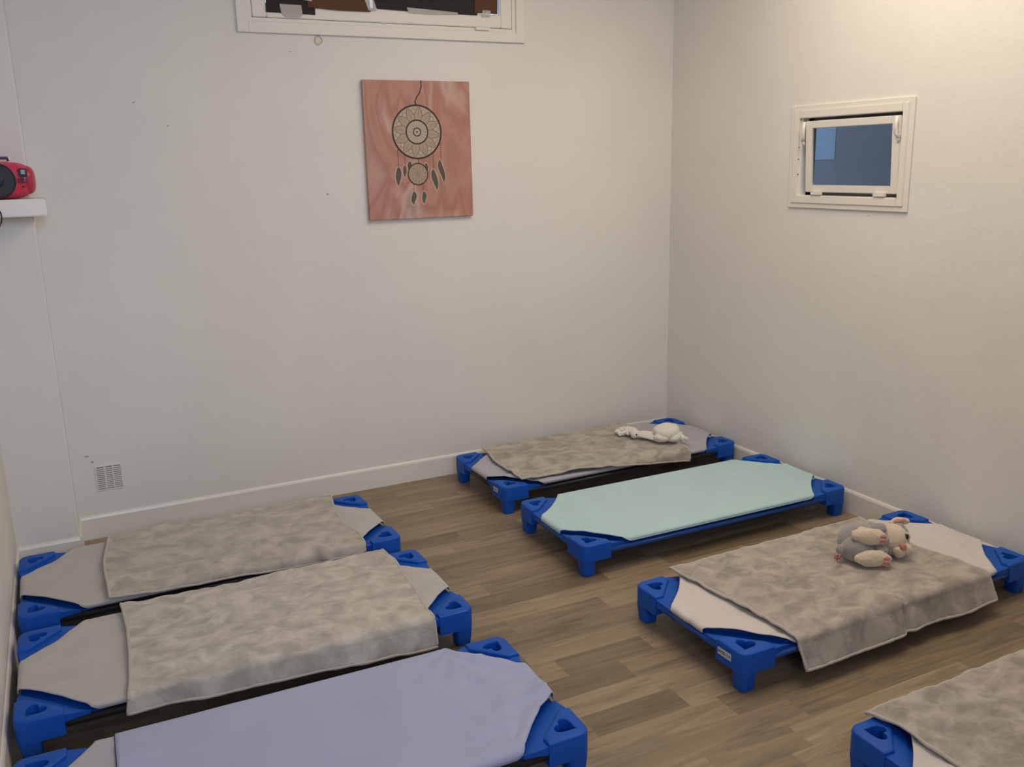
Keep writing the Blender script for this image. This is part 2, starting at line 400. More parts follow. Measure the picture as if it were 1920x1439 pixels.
# slight leftward lean, top edge shifted as in the photo
def pz(zx, zy):
    """photo detail position on the canvas -> x, z"""
    l = 115+120*(zy-100)/1265; rr = 1070+60*(zy-100)/1210; bot = lerp(1365, 1310, (zx-l)/(rr-l))
    return PX0+(zx-l)/(rr-l)*(PX1-PX0), PZ1-(zy-100)/(bot-100)*(PZ1-PZ0)
INK = mat('brown_ink', (.05, .018, .014), .6); PALE = mat('beige_lace_paint', (.44, .335, .25), .6)
PALE2 = mat('light_lace_paint', (.50, .42, .34), .6); LINE = mat('sepia_line', (.14, .08, .055), .6); FEA = mat('green_grey_feather', (.095, .088, .07), .6)
HALO = mat('cream_outline', (.60, .42, .34), .6)
yy = [-.0222]
def flat(bm, pts, y):
    f = bm.faces.new([bm.verts.new((x, y, z)) for x, z in pts]); return f
def disc(bm, c, r0, y, n=48): flat(bm, [(c[0]+r0*math.cos(2*math.pi*i/n), c[1]+r0*math.sin(2*math.pi*i/n)) for i in range(n)], y)
def ringf(bm, c, r0, r1, y, n=56):
    A = [bm.verts.new((c[0]+r0*math.cos(2*math.pi*i/n), y, c[1]+r0*math.sin(2*math.pi*i/n))) for i in range(n)]
    B = [bm.verts.new((c[0]+r1*math.cos(2*math.pi*i/n), y, c[1]+r1*math.sin(2*math.pi*i/n))) for i in range(n)]
    for i in range(n): bm.faces.new((A[i], A[(i+1) % n], B[(i+1) % n], B[i]))
def stroke(bm, pts, wd, y):
    for a, b in zip(pts, pts[1:]):
        d = Vector((b[0]-a[0], b[1]-a[1])); 
        if d.length < 1e-6: continue
        n = Vector((-d.y, d.x)).normalized()*wd/2; e = d.normalized()*wd*.3
        flat(bm, [(a[0]-e.x+n.x, a[1]-e.y+n.y), (a[0]-e.x-n.x, a[1]-e.y-n.y), (b[0]+e.x-n.x, b[1]+e.y-n.y), (b[0]+e.x+n.x, b[1]+e.y+n.y)], y)
def leaf(bm, a, b, wd, y, bend=0.):
    a = Vector(a); b = Vector(b); d = b-a; n = Vector((-d.y, d.x)).normalized(); L1 = []; L2 = []
    for i in range(9):
        k = i/8; c = a+d*k+n*bend*math.sin(math.pi*k*2)*.5; h = wd/2*math.sin(math.pi*k**.8)**.8 if 0 < k < 1 else 0
        L1.append(c+n*h); L2.append(c-n*h)
    flat(bm, [(v.x, v.y) for v in L1] + [(v.x, v.y) for v in L2[-2:0:-1]], y)
c1 = pz(605, 553); c2 = pz(625, 932); R1, RM, RI, RS = .1170, .052, .0175, .0475
feathers = [((455, 865), (462, 1045), .027, .003), ((508, 850), (512, 965), .017, 0), ((552, 815), (548, 905), .020, 0), ((692, 830), (704, 915), .018, 0),
            ((755, 880), (798, 1080), .027, -.005), ((812, 795), (858, 1010), .025, -.007), ((595, 1090), (598, 1215), .025, .005), ((680, 1088), (692, 1205), .022, .005)]
bm = bmesh.new(); done = [0]
def mark(i):
    bm.faces.ensure_lookup_table()
    for f in bm.faces[done[0]:]: f.material_index = i
    done[0] = len(bm.faces)
for a, b, wd, bd in feathers: leaf(bm, pz(a[0], a[1]-10), pz(b[0], b[1]+14), wd*1.35, -.0223, bd)
mark(0)
disc(bm, c1, R1, -.0224); disc(bm, c2, RS, -.0228); mark(1)
disc(bm, c1, RM, -.0226)
for k in range(12):
    a = 2*math.pi*k/12+.13
    flat(bm, [(c1[0]+R1*.95*math.cos(a-.2), c1[1]+R1*.95*math.sin(a-.2)), (c1[0]+R1*.95*math.cos(a+.2), c1[1]+R1*.95*math.sin(a+.2)), (c1[0]+R1*.68*math.cos(a), c1[1]+R1*.68*math.sin(a))], -.0226)
mark(2)
def pol(c, r0, a): return (c[0]+r0*math.cos(a), c[1]+r0*math.sin(a))
for k in range(12):
    a = 2*math.pi*k/12+.13; h = math.pi/12
    stroke(bm, [pol(c1, RM*1.05, a), pol(c1, R1*.66, a)], .0016, -.0230)
    stroke(bm, [pol(c1, R1*.93, a-h*.8), pol(c1, R1*.66, a), pol(c1, R1*.93, a+h*.8)], .0018, -.0230)
    stroke(bm, [pol(c1, R1*.82, a-h*.5), pol(c1, R1*.90, a), pol(c1, R1*.82, a+h*.5)], .0015, -.0230)
    stroke(bm, [pol(c1, R1*.55, a+h), pol(c1, R1*.95, a+h)], .0009, -.0230)
    stroke(bm, [pol(c2, .004, a), pol(c2, RS*.62, a)], .0012, -.0231)
    stroke(bm, [pol(c2, RS*.62, a), pol(c2, RS*.92, a+h*.7)], .0012, -.0231); stroke(bm, [pol(c2, RS*.62, a), pol(c2, RS*.92, a-h*.7)], .0012, -.0231)
for k in range(20):
    a = 2*math.pi*k/20; stroke(bm, [pol(c1, RI*1.25, a), pol(c1, RM*.92, a)], .0010, -.0230)
mark(3)
for r0, wd in ((R1, .0072), (RM, .0060), (RI, .0046)): ringf(bm, c1, r0-wd/2, r0+wd/2, -.0233)
ringf(bm, c2, RS-.0024, RS+.0024, -.0233); disc(bm, c1, .004, -.0233, 12)
stroke(bm, [pz(625, 100), pz(630, 150), pz(618, 205), pz(592, 245), pz(580, 285), pz(590, 312)], .0045, -.0233)
stroke(bm, [pz(625, 790), pz(625, 840)], .002, -.0233)
for x0, y0, y1 in ((443, 715, 860), (505, 770, 850), (750, 745, 880), (816, 650, 795), (590, 1030, 1090), (672, 1025, 1088)):
    k = y0
    while k < y1: disc(bm, pz(x0+(k-y0)*.07, k), .0022, -.0233, 8); k += 18
mark(4)
for a, b, wd, bd in feathers: leaf(bm, pz(*a), pz(*b), wd, -.0225, bd)
mark(5)
bm_obj('dreamcatcher_design', bm, [HALO, PALE, PALE2, LINE, INK, FEA], pt)

# ------------------------------------------------------------------ shelf with radio
sh = box_obj('wall_shelf', (XL+.001, -.445, 1.379), (-2.981, -DP+.0, 1.438), TRIM, bev=.004)
tag(sh, 'thick white wall shelf on the pier at the left edge', 'shelf')
rd = thing('radio', (-3.122, -.335, 1.438), 0, 'pink portable radio with black speaker on the white wall shelf', 'radio')
PINK = mat('pink_plastic', (.66, .045, .10), .3); PINKD = mat('dark_pink_plastic', (.50, .03, .08), .3); RB = mat('black_plastic', (.012, .014, .02), .55)
PURP = mat('dark_purple_plastic', (.05, .03, .10), .35); LCD = mat('grey_display', (.20, .22, .20), .25)
bm = bmesh.new(); ellipsoid(bm, (0, 0, .064), (.108, .082, .064), power=3.6, seg=48); bm_obj('body', bm, PINK, rd)
bm = bmesh.new(); ellipsoid(bm, (.082, 0, .064), (.037, .070, .050), power=3., seg=36); bm_obj('end_cap', bm, PINKD, rd)
bm = bmesh.new(); tube(bm, [(0, -.075, .064), (0, -.086, .064)], .056, 40); ringr = [(.057*math.cos(a), -.086, .064+.057*math.sin(a)) for a in [2*math.pi*i/40 for i in range(40)]]
tube(bm, ringr, .003, 6, closed=True); bm_obj('speaker', bm, RB, rd)
bm = bmesh.new(); ellipsoid(bm, (0, -.086, .064), (.022, .006, .022)); bm_obj('speaker_cone', bm, mat('dark_blue_cone', (.02, .03, .06), .3), rd)
bm = bmesh.new(); add_box(bm, (.069, -.083, .075), (.095, -.066, .104)); bmesh.ops.bevel(bm, geom=list(bm.edges), offset=.003, segments=2, affect='EDGES')
ds = bm_obj('display', bm, RB, rd); 
box_obj('display_screen', (.077, -.0845, .084), (.090, -.0825, .099), LCD, ds)
for i in range(4):
    for j in range(2): box_obj('button', (.064+i*.008, -.0835, .056+j*.009), (.069+i*.008, -.070, .061+j*.009), RB, rd)
box_obj('button', (.078, -.081, .040), (.084, -.07, .045), RB, rd)
bm = bmesh.new(); tube(bm, [(-.085, 0, .118), (-.085, 0, .140), (-.05, 0, .1405), (.04, 0, .1405), (.040, 0, .130)], .0055, 10); bm_obj('handle', bm, PURP, rd)
bm = bmesh.new()
pts = [Vector((-.06, -.10, .10)), Vector((-.045, -.11, .150)), Vector((-.015, -.115, .150)), Vector((.004, -.115, .12)), Vector((-.01, -.115, .07)), Vector((-.04, -.118, .02)), Vector((-.02, -.122, -.01)),
       Vector((.0, -.124, -.045)), Vector((-.008, -.122, -.085)), Vector((-.04, -.118, -.105)), Vector((-.09, -.112, -.10))]
sm = []
for i in range(len(pts)-1):
    p0, p1, p2, p3 = pts[max(i-1, 0)], pts[i], pts[i+1], pts[min(i+2, len(pts)-1)]
    for k in range(6):
        t_ = k/6; sm.append(.5*((2*p1)+(p2-p0)*t_+(2*p0-5*p1+4*p2-p3)*t_**2+(3*p1-p0-3*p2+p3)*t_**3))
tube(bm, sm+[pts[-1]], .0024, 8); bm_obj('power_cord', bm, RB, rd)

# ------------------------------------------------------------------ cots
LC, WC, H = 1.32, .546, .130
CUTX, CUTY, SX, SY = .468, .078, .650, .266
def heart(cx, cy, s, ang, n=28):
    out = []
    for i in range(n):
        a = 2*math.pi*i/n
        x = 16*math.sin(a)**3; y = 13*math.cos(a)-5*math.cos(2*a)-2*math.cos(3*a)-math.cos(4*a)
        x, y = x*s/17, y*s/17
        out.append((cx+x*math.cos(ang)-y*math.sin(ang), cy+x*math.sin(ang)+y*math.cos(ang)))
    for _ in range(3): out = [tuple((out[i-1][k]+2*out[i][k]+out[(i+1) % n][k])/4 for k in (0, 1)) for i in range(n)]
    return out
def grow(P, k):
    cx = sum(p[0] for p in P)/len(P); cy = sum(p[1] for p in P)/len(P)
    return [(cx+(x-cx)*k, cy+(y-cy)*k) for x, y in P]
def offs(P, d):
    n = len(P); out = []
    for i in range(n):
        a, b, c = Vector(P[i-1]), Vector(P[i]), Vector(P[(i+1) % n])
        e1 = (b-a).normalized(); e2 = (c-b).normalized(); n1 = Vector((-e1.y, e1.x)); n2 = Vector((-e2.y, e2.x))
        m_ = (n1+n2); m_ = m_/max(m_.dot(n1), .3)*1.0 if m_.length > 1e-6 else n1
        out.append(tuple(b+m_*d))
    return out
def corner_meshes():
    """moulding of one corner: outer corner at the origin, arms along +x and +y"""
    A, rr = .122, .034; P = []
    for i in range(7):
        a = math.pi*1.5 - (math.pi/2)*i/6
        P.append((rr+rr*math.cos(a), rr+rr*math.sin(a)))
    P = [(A, 0)] + P + [(0, A), (.034, A), (A, .034)]
    P = P[::-1]
    ar = sum(P[i-1][0]*P[i][1]-P[i][0]*P[i-1][1] for i in range(len(P)))
    if ar < 0: P = P[::-1]
    hz = heart(.053, .053, .034, R(-45))
    bm = bmesh.new(); n = len(P)
    levels = [(P, .064), (P, .121), (offs(P, .0015), .1265), (offs(P, .0045), .1292), (offs(P, .007), .130)]
    rings = [[bm.verts.new((x, y, z)) for x, y in pp] for pp, z in levels]
    for A_, B_ in zip(rings, rings[1:]):
        for i in range(n): bm.faces.new((A_[i], A_[(i+1) % n], B_[(i+1) % n], B_[i]))
    bm.faces.new(rings[0][::-1])
    har = sum(hz[i-1][0]*hz[i][1]-hz[i][0]*hz[i-1][1] for i in range(len(hz)))
    if har < 0: hz = hz[::-1]
    hl = [(grow(hz, 1.06), .130), (hz, .1285), (grow(hz, .97), .124), (grow(hz, .93), .070)]
    hr = [[bm.verts.new((x, y, z)) for x, y in pp] for pp, z in hl]
    for A_, B_ in zip(hr, hr[1:]):
        for i in range(len(hz)): bm.faces.new((A_[i], B_[i], B_[(i+1) % len(hz)], A_[(i+1) % len(hz)]))
    bm.faces.new(hr[-1])
    allv = rings[-1] + hr[0]
    from mathutils.geometry import tessellate_polygon
    for tri in tessellate_polygon([[v.co for v in rings[-1]], [v.co for v in hr[0]]]):
        bm.faces.new([allv[i] for i in tri])
    # web reaching under the sheet
    Wp = [(.122, .003), (.187, .010), (.1895, .016), (.225, .018), (.225, .060)]
    for i in range(1, 8):
        k = i/8; q = Vector((.222, .066)).lerp(Vector((.066, .222)), k); Wp.append(tuple(q))
    Wp += [(.060, .225), (.018, .225), (.016, .1895), (.010, .187), (.003, .122), (.030, .122), (.122, .030)]
    def zt(x, y): return .1205 - .008*min(1, max(0, (x+y-.15))/.05) - .007*(max(x, y) > .188)
    a_ = [bm.verts.new((x, y, zt(x, y))) for x, y in Wp]; b2 = [bm.verts.new((x, y, zt(x, y)-.026)) for x, y in Wp]
    for i in range(len(Wp)): bm.faces.new((a_[i], a_[(i+1) % len(Wp)], b2[(i+1) % len(Wp)], b2[i]))
    bm.faces.new(a_[::-1]); bm.faces.new(b2)
    # leg
    lb = bmesh.new()
    def sq(cx, cy, h, r_, z):
        out = []
        for qx, qy, s0 in ((1, 1, 0), (-1, 1, 90), (-1, -1, 180), (1, -1, 270)):
            for k in range(4):
                a = R(s0+30*k); out.append(lb.verts.new((cx+qx*(h-r_)+r_*math.cos(a), cy+qy*(h-r_)+r_*math.sin(a), z)))
        return out
    rg = [sq(.034, .034, .0275, .010, .066), sq(.034, .034, .0265, .010, .045), sq(.035, .035, .0235, .009, .003), sq(.035, .035, .021, .009, 0)]
    for A_, B_ in zip(rg, rg[1:]):
        for i in range(16): lb.faces.new((A_[i], B_[i], B_[(i+1) % 16], A_[(i+1) % 16]))
    lb.faces.new(rg[-1][::-1]); lb.faces.new(rg[0])
    return bm, lb
def finish(bm, name, flip):
    if flip:
        for v in bm.verts: v.co = Vector(v.co)
    bmesh.ops.recalc_face_normals(bm, faces=bm.faces)
    for f in bm.faces: f.smooth = True
    for e in bm.edges:
        if len(e.link_faces) == 2 and e.calc_face_angle(0) > R(32): e.smooth = False
    me = bpy.data.meshes.new(name); bm.to_mesh(me); bm.free(); me.materials.append(BLUE); return me
CM = {}
for sx in (-1, 1):
    for sy in (-1, 1):
        a, b = corner_meshes()
        for bb in (a, b):
            for v in bb.verts: v.co.x = v.co.x*-sx; v.co.y = v.co.y*-sy
        CM[(sx, sy)] = (finish(a, 'corner_bracket', 0), finish(b, 'leg', 0))
def hw(x):
    x = abs(x)
    if x <= CUTX: return SY
    k = min(1, (x-CUTX)/(SX-CUTX)); return SY-(SY-CUTY)*k - .016*math.sin(math.pi*k)
RAIL = {}
def rail_mesh(name, p, q, r):
    bm = bmesh.new(); tube(bm, [p, q], r, 12); me = bpy.data.meshes.new(name); bmesh.ops.recalc_face_normals(bm, faces=bm.faces); bm.to_mesh(me); bm.free(); return me
def make_cot(x, y, a, dark, label):
    t = thing('stacking_cot', (x, y, 0), a, label, 'cot', 'low blue daycare cots on the floor')
    corners = {}
    for (sx, sy), (cm, lm) in CM.items():
        o = link('corner_bracket', cm, None, t, (sx*LC/2, sy*WC/2, 0)); corners[(sx, sy)] = o
        link('leg', lm, None, o)
    tm = DARK_TUBE if dark else BLUE_TUBE
    for sy in (-1, 1):
        link('side_rail', rail_mesh('side_rail', (-LC/2+.10, sy*(WC/2-.012), .092), (LC/2-.10, sy*(WC/2-.012), .092), .011), tm, t)
    for sx in (-1, 1):
        link('end_rail', rail_mesh('end_rail', (sx*(LC/2-.018), -WC/2+.09, .094), (sx*(LC/2-.018), WC/2-.09, .094), .011), tm, t)
    bm = bmesh.new(); n = 60; top = []; 
    xs = [-SX+.012+(2*SX-.024)*i/n for i in range(n+1)]
    ci = lambda xx: .010 + .03*max(0, min(1, (abs(xx)-CUTX+.03)/.05))
    out = [(xx, hw(xx)-ci(xx)) for xx in xs] + [(xx, -hw(xx)+ci(xx)) for xx in xs[::-1]]
    a_ = [bm.verts.new((u, v, .1115)) for u, v in out]; b2 = [bm.verts.new((u, v, .100)) for u, v in out]
    for i in range(len(out)): bm.faces.new((a_[i], a_[(i+1) % len(out)], b2[(i+1) % len(out)], b2[i]))
    bm.faces.new(a_); bm.faces.new(b2[::-1])
    bm_obj('bed_canvas', bm, CANVAS_DARK if dark else CANVAS_BLUE, t)
    return t, corners
def fold(v, edge, r, flare):
    """wrap flat coordinate v over an edge: returns new coordinate and drop"""
    s = 1 if v >= 0 else -1; o_ = abs(v)-edge
    if o_ <= 0: return v, 0.
    q = r*math.pi/2
    if o_ < q:
        an = o_/r; return s*(edge+r*math.sin(an)), r*(1-math.cos(an))
    e = o_-q; return s*(edge+r+e*flare), r + e*math.sqrt(1-flare*flare)
def make_sheet(x, y, a, m, label, hem=None, seed=0, wr=.0034, hang=.014, x0=None, x1=None, lift=0., name='fitted_sheet', cat='sheet', group='fitted sheets on the cots'):
    Z = .1275+lift; nu, nv = 150, 64
    ux = []; 
    s0 = -(SX+hang) if x0 is None else x0
    s1 = SX+hang if x1 is None else x1
    for i in range(nu+1): ux.append(s0+(s1-s0)*i/nu)
    bm = bmesh.new(); G = []
    for i, fx in enumerate(ux):
        row = []
        for j in range(nv+1):
            v = -1+2*j/nv; h_ = hw(min(abs(fx), SX)); full = 1 if abs(fx) < CUTX else 0
            ext = hang*max(0, min(1, (CUTX+.012-abs(fx))/.03))
            fy = v*(h_+ext)
            X, d1 = fold(fx, SX-.006, .008, .0); Y, d2 = fold(fy, SY-.004, .009, .0)
            k = max(0, (abs(fx)-.30)/.35)
            p = Vector((fx*3.2+seed*5, fy*14, seed*3.3)); nz = wr*(.35+1.5*k)*noise.noise(p) + wr*.8*noise.noise(Vector((fx*9+seed, fy*5, 2.)))
            # pulled folds fanning out of the corner cuts
            dd = math.atan2(SY-abs(fy)+.02, abs(abs(fx)-CUTX)+.05); nz += wr*.9*k*math.sin(dd*16+seed)
            rg = 1-abs(noise.noise(Vector((abs(fx)*3.5+seed*3, fy*17+(abs(fx)-.65)*fy*22, seed*4.)))); nz += wr*1.1*k*(rg**5*1.3 + noise.noise(Vector((abs(fy)*7+fx*3+seed, fy*30-fx*9*(1 if fy > 0 else -1), seed*2.)))); nz *= (.25 if (d1 or d2) else 1)*min(1, .45+(SY-abs(fy))*12)
            sag = -.004*math.cos(min(1, abs(fx)/SX)*math.pi/2)*math.cos(min(1, abs(fy)/SY)*math.pi/2)
            zz = max(Z+sag+nz, .1228+lift)
            if abs(fx) < .52 and not lift: zz = min(zz, .1325)
            row.append(bm.verts.new((X, Y, zz-d1-d2)))
        G.append(row)
    for i in range(nu):
        for j in range(nv): bm.faces.new((G[i][j], G[i+1][j], G[i+1][j+1], G[i][j+1])).smooth = True
    per = [G[i][0].co.copy() for i in range(nu+1)] + [G[nu][j].co.copy() for j in range(1, nv+1)] + [G[i][nv].co.copy() for i in range(nu-1, -1, -1)] + [G[0][j].co.copy() for j in range(nv-1, 0, -1)]
    o = bm_obj(name, bm, m); o.location = (x, y, 0); o.rotation_euler = (0, 0, a)
    sd = o.modifiers.new('thickness', 'SOLIDIFY'); sd.thickness = .002; sd.offset = 1
    tag(o, label, cat, group)
    bm = bmesh.new(); tube(bm, per, .0028 if hem else .0020, 6, closed=True); bm_obj('hem', bm, hem or m, o)
    return o
def make_blanket(x, y, a, Lp, Rp, m, label, seed=0, folds=(), flare=.25, base=.1435, puff=.004, frontw=.0, nu=150, nv=90, back=None):
    """Lp, Rp: left and right edges from back to front in flat cot coordinates"""
    bm = bmesh.new(); G = []
    for i in range(nu+1):
        u = i/nu; row = []
        for j in range(nv+1):
            v = j/nv; pl = polyline(Lp, v); pr = polyline(Rp, v)
            fx = lerp(pl[0], pr[0], u); fy = lerp(pl[1], pr[1], u)
            # wandering edges
            fy += .006*noise.noise(Vector((fx*5, v*2, seed+.5)))*(1 if v < .1 or v > .9 else .3)
            fx += .006*noise.noise(Vector((fy*6, u*2, seed+9.5)))
            X = fx; Y, d = fold(fy, SY+.005, .020, flare)
            k = min(1, d/.02)
            if d: Y += -.012*k*noise.noise(Vector((fx*5.5, seed*2., 1)))*(d/.05) - frontw*k*math.sin(fx*14+seed)*(d/.06)
            p = Vector((fx*7, fy*9, seed*2.7))
            nz = puff*noise.fractal(p, 1., 2.1, 3) + puff*.5*noise.noise(Vector((fx*24, fy*20, seed)))
            dz = 0
            for (ax, ay, bx, by, am, wd) in folds:
                A_ = Vector((ax, ay)); B_ = Vector((bx, by)); q = Vector((fx, fy)); ab = B_-A_
                tt = max(0, min(1, (q-A_).dot(ab)/ab.length_squared)); ds_ = (q-(A_+ab*tt)).length
                dz += 1.5*am*math.exp(-(ds_/wd)**2)*(1-.35*abs(2*tt-1))
            if d:
                Y -= dz*k*1.2; dz *= (1-.8*k); nz *= (1-.6*k)
                if d > .006 and fy < 0: Y = min(Y, -(SY+.016))
            row.append(bm.verts.new((X, Y, max(base+nz+dz-d, .012) if d else base+max(nz+dz, -.003))))
        G.append(row)
    for i in range(nu):
        for j in range(nv): bm.faces.new((G[i][j], G[i+1][j], G[i+1][j+1], G[i][j+1])).smooth = True
    per = [G[i][0].co.copy() for i in range(nu+1)] + [G[nu][j].co.copy() for j in range(1, nv+1)] + [G[i][nv].co.copy() for i in range(nu-1, -1, -1)] + [G[0][j].co.copy() for j in range(nv-1, 0, -1)]
    o = bm_obj('fleece_blanket', bm, m); o.location = (x, y, 0); o.rotation_euler = (0, 0, a)
    sd = o.modifiers.new('thickness', 'SOLIDIFY'); sd.thickness = .005; sd.offset = 0
    tag(o, label, 'blanket', 'taupe fleece blankets laid over the cots')
    bm = bmesh.new(); rr = [.0050+.0012*noise.noise(p*40) for p in per]
    tube(bm, per, rr, 8, closed=True); bm_obj('hem', bm, HEM_FL, o)
    return o

POS = {'A': (-.6834, -.3646, .0163), 'B': (-.6954, -1.0921, -.0104), 'C': (-.694, -1.9495, .0212), 'D': (-.684, -2.885, .004),
       'E': (-2.575, -.6633, .0144), 'F': (-2.5659, -1.3219, -.0007), 'G': (-2.567, -2.0432, -.0201)}
CL = {'A': (1, 'blue cot against the back wall in the right corner, under a blanket and white comforter'),
      'B': (0, 'blue cot with mint sheet and no blanket, second from the back wall'),
      'C': (0, 'blue cot carrying the plush rabbit, white name sticker on its near left corner'),
      'D': (0, 'blue cot cut off by the bottom right corner of the photo'),
      'E': (1, 'blue cot beside the pier, farthest back of the three cots on the left'),
      'F': (1, 'blue cot in the middle of the three cots on the left'),
      'G': (1, 'blue cot with lavender cover at the bottom left, nearest of the left three')}
cots = {}
for k, (x, y, a) in POS.items(): cots[k] = make_cot(x, y, a, *CL[k])
make_sheet(*POS['A'], SHEET_LILAC, 'grey fitted sheet on the cot in the far right corner', seed=1)
make_sheet(*POS['B'], SHEET_MINT, 'pale mint green fitted sheet on the cot without a blanket', hem=HEM_MINT, seed=2, wr=.0022)
make_sheet(*POS['C'], SHEET_WHITE, 'off-white fitted sheet under the blanket with the plush rabbit', seed=3)
make_sheet(*POS['D'], SHEET_WHITE, 'off-white fitted sheet in the bottom right corner of the photo', seed=4)
make_sheet(*POS['E'], SHEET_GREY, 'light grey fitted sheet on the left cot beside the pier', seed=5, wr=.0024)
make_sheet(*POS['F'], SHEET_GREY, 'light grey fitted sheet on the middle cot of the left three', seed=6, wr=.0024)
make_sheet(*POS['G'], SHEET_LILAC, 'grey fitted sheet showing at the left end of the lavender covered cot', seed=7, wr=.0010, x1=-.4305)
make_sheet(*POS['G'], SHEET_LAV, 'rumpled lavender cover sheet over the nearest left cot', seed=8, wr=.0072, x0=-.425, lift=.0055, hang=.020, name='cover_sheet')

make_blanket(*POS['A'], [(-.495, .285), (-.540, .06), (-.550, -.235)], [(.325, .285), (.335, .07), (.355, -.20), (.345, -.335)], FL[0],
    'taupe fleece blanket on the far right corner cot, under the white comforter', seed=1, folds=[(.0, -.245, .33, -.235, .012, .035), (-.53, -.2, -.2, -.245, .006, .03)], flare=.15, puff=.008)
make_blanket(*POS['C'], [(-.500, .285), (-.478, .02), (-.470, -.235), (-.463, -.385)], [(.415, .290), (.375, .02), (.395, -.15), (.402, -.275), (.400, -.375)], FL[3],
    'taupe fleece blanket hanging almost to the floor, plush rabbit on top', seed=3, flare=.42, puff=.008,
    folds=[(.02, -.20, -.02, -.38, -.014, .018), (-.10, -.19, .02, -.26, .007, .03), (-.44, .24, -.30, -.05, .006, .018), (-.40, .26, -.22, .02, .005, .016), (.05, .25, .30, .12, .006, .02), (.30, -.20, .39, -.26, .006, .02), (.30, .10, .39, .02, .006, .015)])
make_blanket(*POS['D'], [(-.575, .285), (-.555, .20), (-.560, .04), (-.560, -.235), (-.55, -.35)], [(.415, .290), (.40, .02), (.40, -.36)], FL[4],
    'taupe fleece blanket cut off by the bottom right corner of the photo', seed=4, flare=.3, puff=.008,
    folds=[(-.50, .24, -.05, .05, .006, .016), (-.53, .18, -.1, -.03, .006, .018), (-.52, .10, -.15, -.12, .005, .015)])
make_blanket(*POS['E'], [(-.345, .288), (-.372, .05), (-.385, -.13), (-.385, -.285)], [(.540, .295), (.500, .08), (.487, -.046), (.512, -.20), (.500, -.325)], FL[1],
    'taupe fleece blanket on the left cot beside the pier', seed=5, flare=.2, puff=.008,
    folds=[(-.37, -.17, .30, -.215, .012, .03), (-.30, .20, -.10, .27, .008, .025), (.32, -.22, .36, -.33, .012, .02), (.20, .0, .47, -.10, .005, .02), (.15, -.08, .45, -.19, .007, .018)])
make_blanket(*POS['F'], [(-.360, .288), (-.350, .10), (-.362, -.12), (-.368, -.235), (-.380, -.335)], [(.533, .292), (.545, .16), (.530, -.08), (.515, -.235), (.515, -.375)], FL[2],
    'light taupe fleece blanket on the middle cot of the left three', seed=6, flare=.22, puff=.008,
    folds=[(-.34, .26, -.05, .02, .009, .03), (-.28, -.20, -.05, -.15, .014, .035), (-.15, .22, .10, .26, -.007, .05), (.40, .05, .52, .0, .005, .015), (.38, -.05, .52, -.09, .005, .015)])

# name stickers
STK = mat('white_sticker', (.62, .62, .66), .5); TXT = mat('black_print', (.02, .02, .03), .6)
def sticker(cot, key, text, yc, zc, wd, ht, size):
    bm = bmesh.new(); add_box(bm, (-.0012, -wd/2, -ht/2), (0.0006, wd/2, ht/2))
    cu = bpy.data.curves.new('t', 'FONT'); cu.body = text; cu.size = size; cu.align_x = 'CENTER'; cu.align_y = 'CENTER'; cu.extrude = .0002
    to = bpy.data.objects.new('t', cu); C.objects.link(to); dg = bpy.context.evaluated_depsgraph_get(); me = bpy.data.meshes.new_from_object(to.evaluated_get(dg))
    n0 = len(bm.faces)
    me.transform(Matrix(((0, 0, -1, -.0014), (-1, 0, 0, 0), (0, 1, 0, 0), (0, 0, 0, 1))))
    bm.from_mesh(me); bm.faces.ensure_lookup_table()
    for f in bm.faces[n0:]: f.material_index = 1
    bpy.data.objects.remove(to); bpy.data.curves.remove(cu); bpy.data.meshes.remove(me)
    me2 = bpy.data.meshes.new('name_sticker'); bm.to_mesh(me2); bm.free()
    o = link('name_sticker', me2, [STK, TXT], cot[1][key], (0, yc, zc)); o['label'] = 'white name sticker with black print'
sticker(cots['C'], (-1, -1), 'AMELYA', .082, .098, .058, .022, .015)
sticker(cots['A'], (-1, -1), 'AMBRE', .084, .100, .042, .018, .011)

# ------------------------------------------------------------------ plush rabbit on cot C
r_ = Vector((math.cos(yaw), -math.sin(yaw), 0)); b2_ = Vector((math.sin(yaw), math.cos(yaw), 0))
def fur(name, col, col2, sc=120):
    m = mat(name, col, .95, Sheen_Weight=.6, Sheen_Roughness=.5)
    N, L, b = nt(m); t = noise_tex(m, sc, 3, .6); r = ramp(m, t.outputs['Fac'], [(.3, col2), (.7, col)]); L.new(r.outputs[0], b.inputs['Base Color'])
    bump(m, t.outputs['Fac'], .6, .004); return m
CREAM = fur('cream_plush', (.74, .62, .47), (.64, .52, .38)); GREYF = fur('grey_plush', (.34, .315, .305), (.27, .25, .245)); PINKP = fur('pink_pad', (.62, .30, .24), (.52, .24, .19))
rb = thing('plush_rabbit', (-.603, -2.016, .146), -yaw, 'cream and grey plush rabbit lying on its side on the taupe blanket', 'plush toy')
def rp(name, parts, m, parent=None):
    bm = bmesh.new()
    for i, (c, s, rot) in enumerate(parts): ellipsoid(bm, c, s, rot, 26, lump=.0035, lscale=38, seed=i+len(name))
    return bm_obj(name, bm, m, parent or rb)
Ry = lambda d: Matrix.Rotation(R(d), 3, 'Y'); Rz = lambda d: Matrix.Rotation(R(d), 3, 'Z')
rp('body', [((-.012, .090, .062), (.078, .062, .060), None), ((.045, .090, .062), (.045, .050, .050), None), ((-.040, .05, .05), (.048, .052, .048), None)], GREYF)
rp('arm', [((.035, .030, .055), (.020, .035, .018), Rz(15)), ((.050, .085, .105), (.030, .024, .020), None)], GREYF)
rp('head', [((.108, .098, .060), (.052, .050, .056), Ry(15))], CREAM)
rp('forehead', [((.130, .108, .070), (.038, .046, .044), None)], GREYF)
rp('cheek', [((.137, .056, .040), (.020, .020, .021), Ry(20))], CREAM); rp('cheek', [((.112, .050, .034), (.021, .018, .022), None)], CREAM)
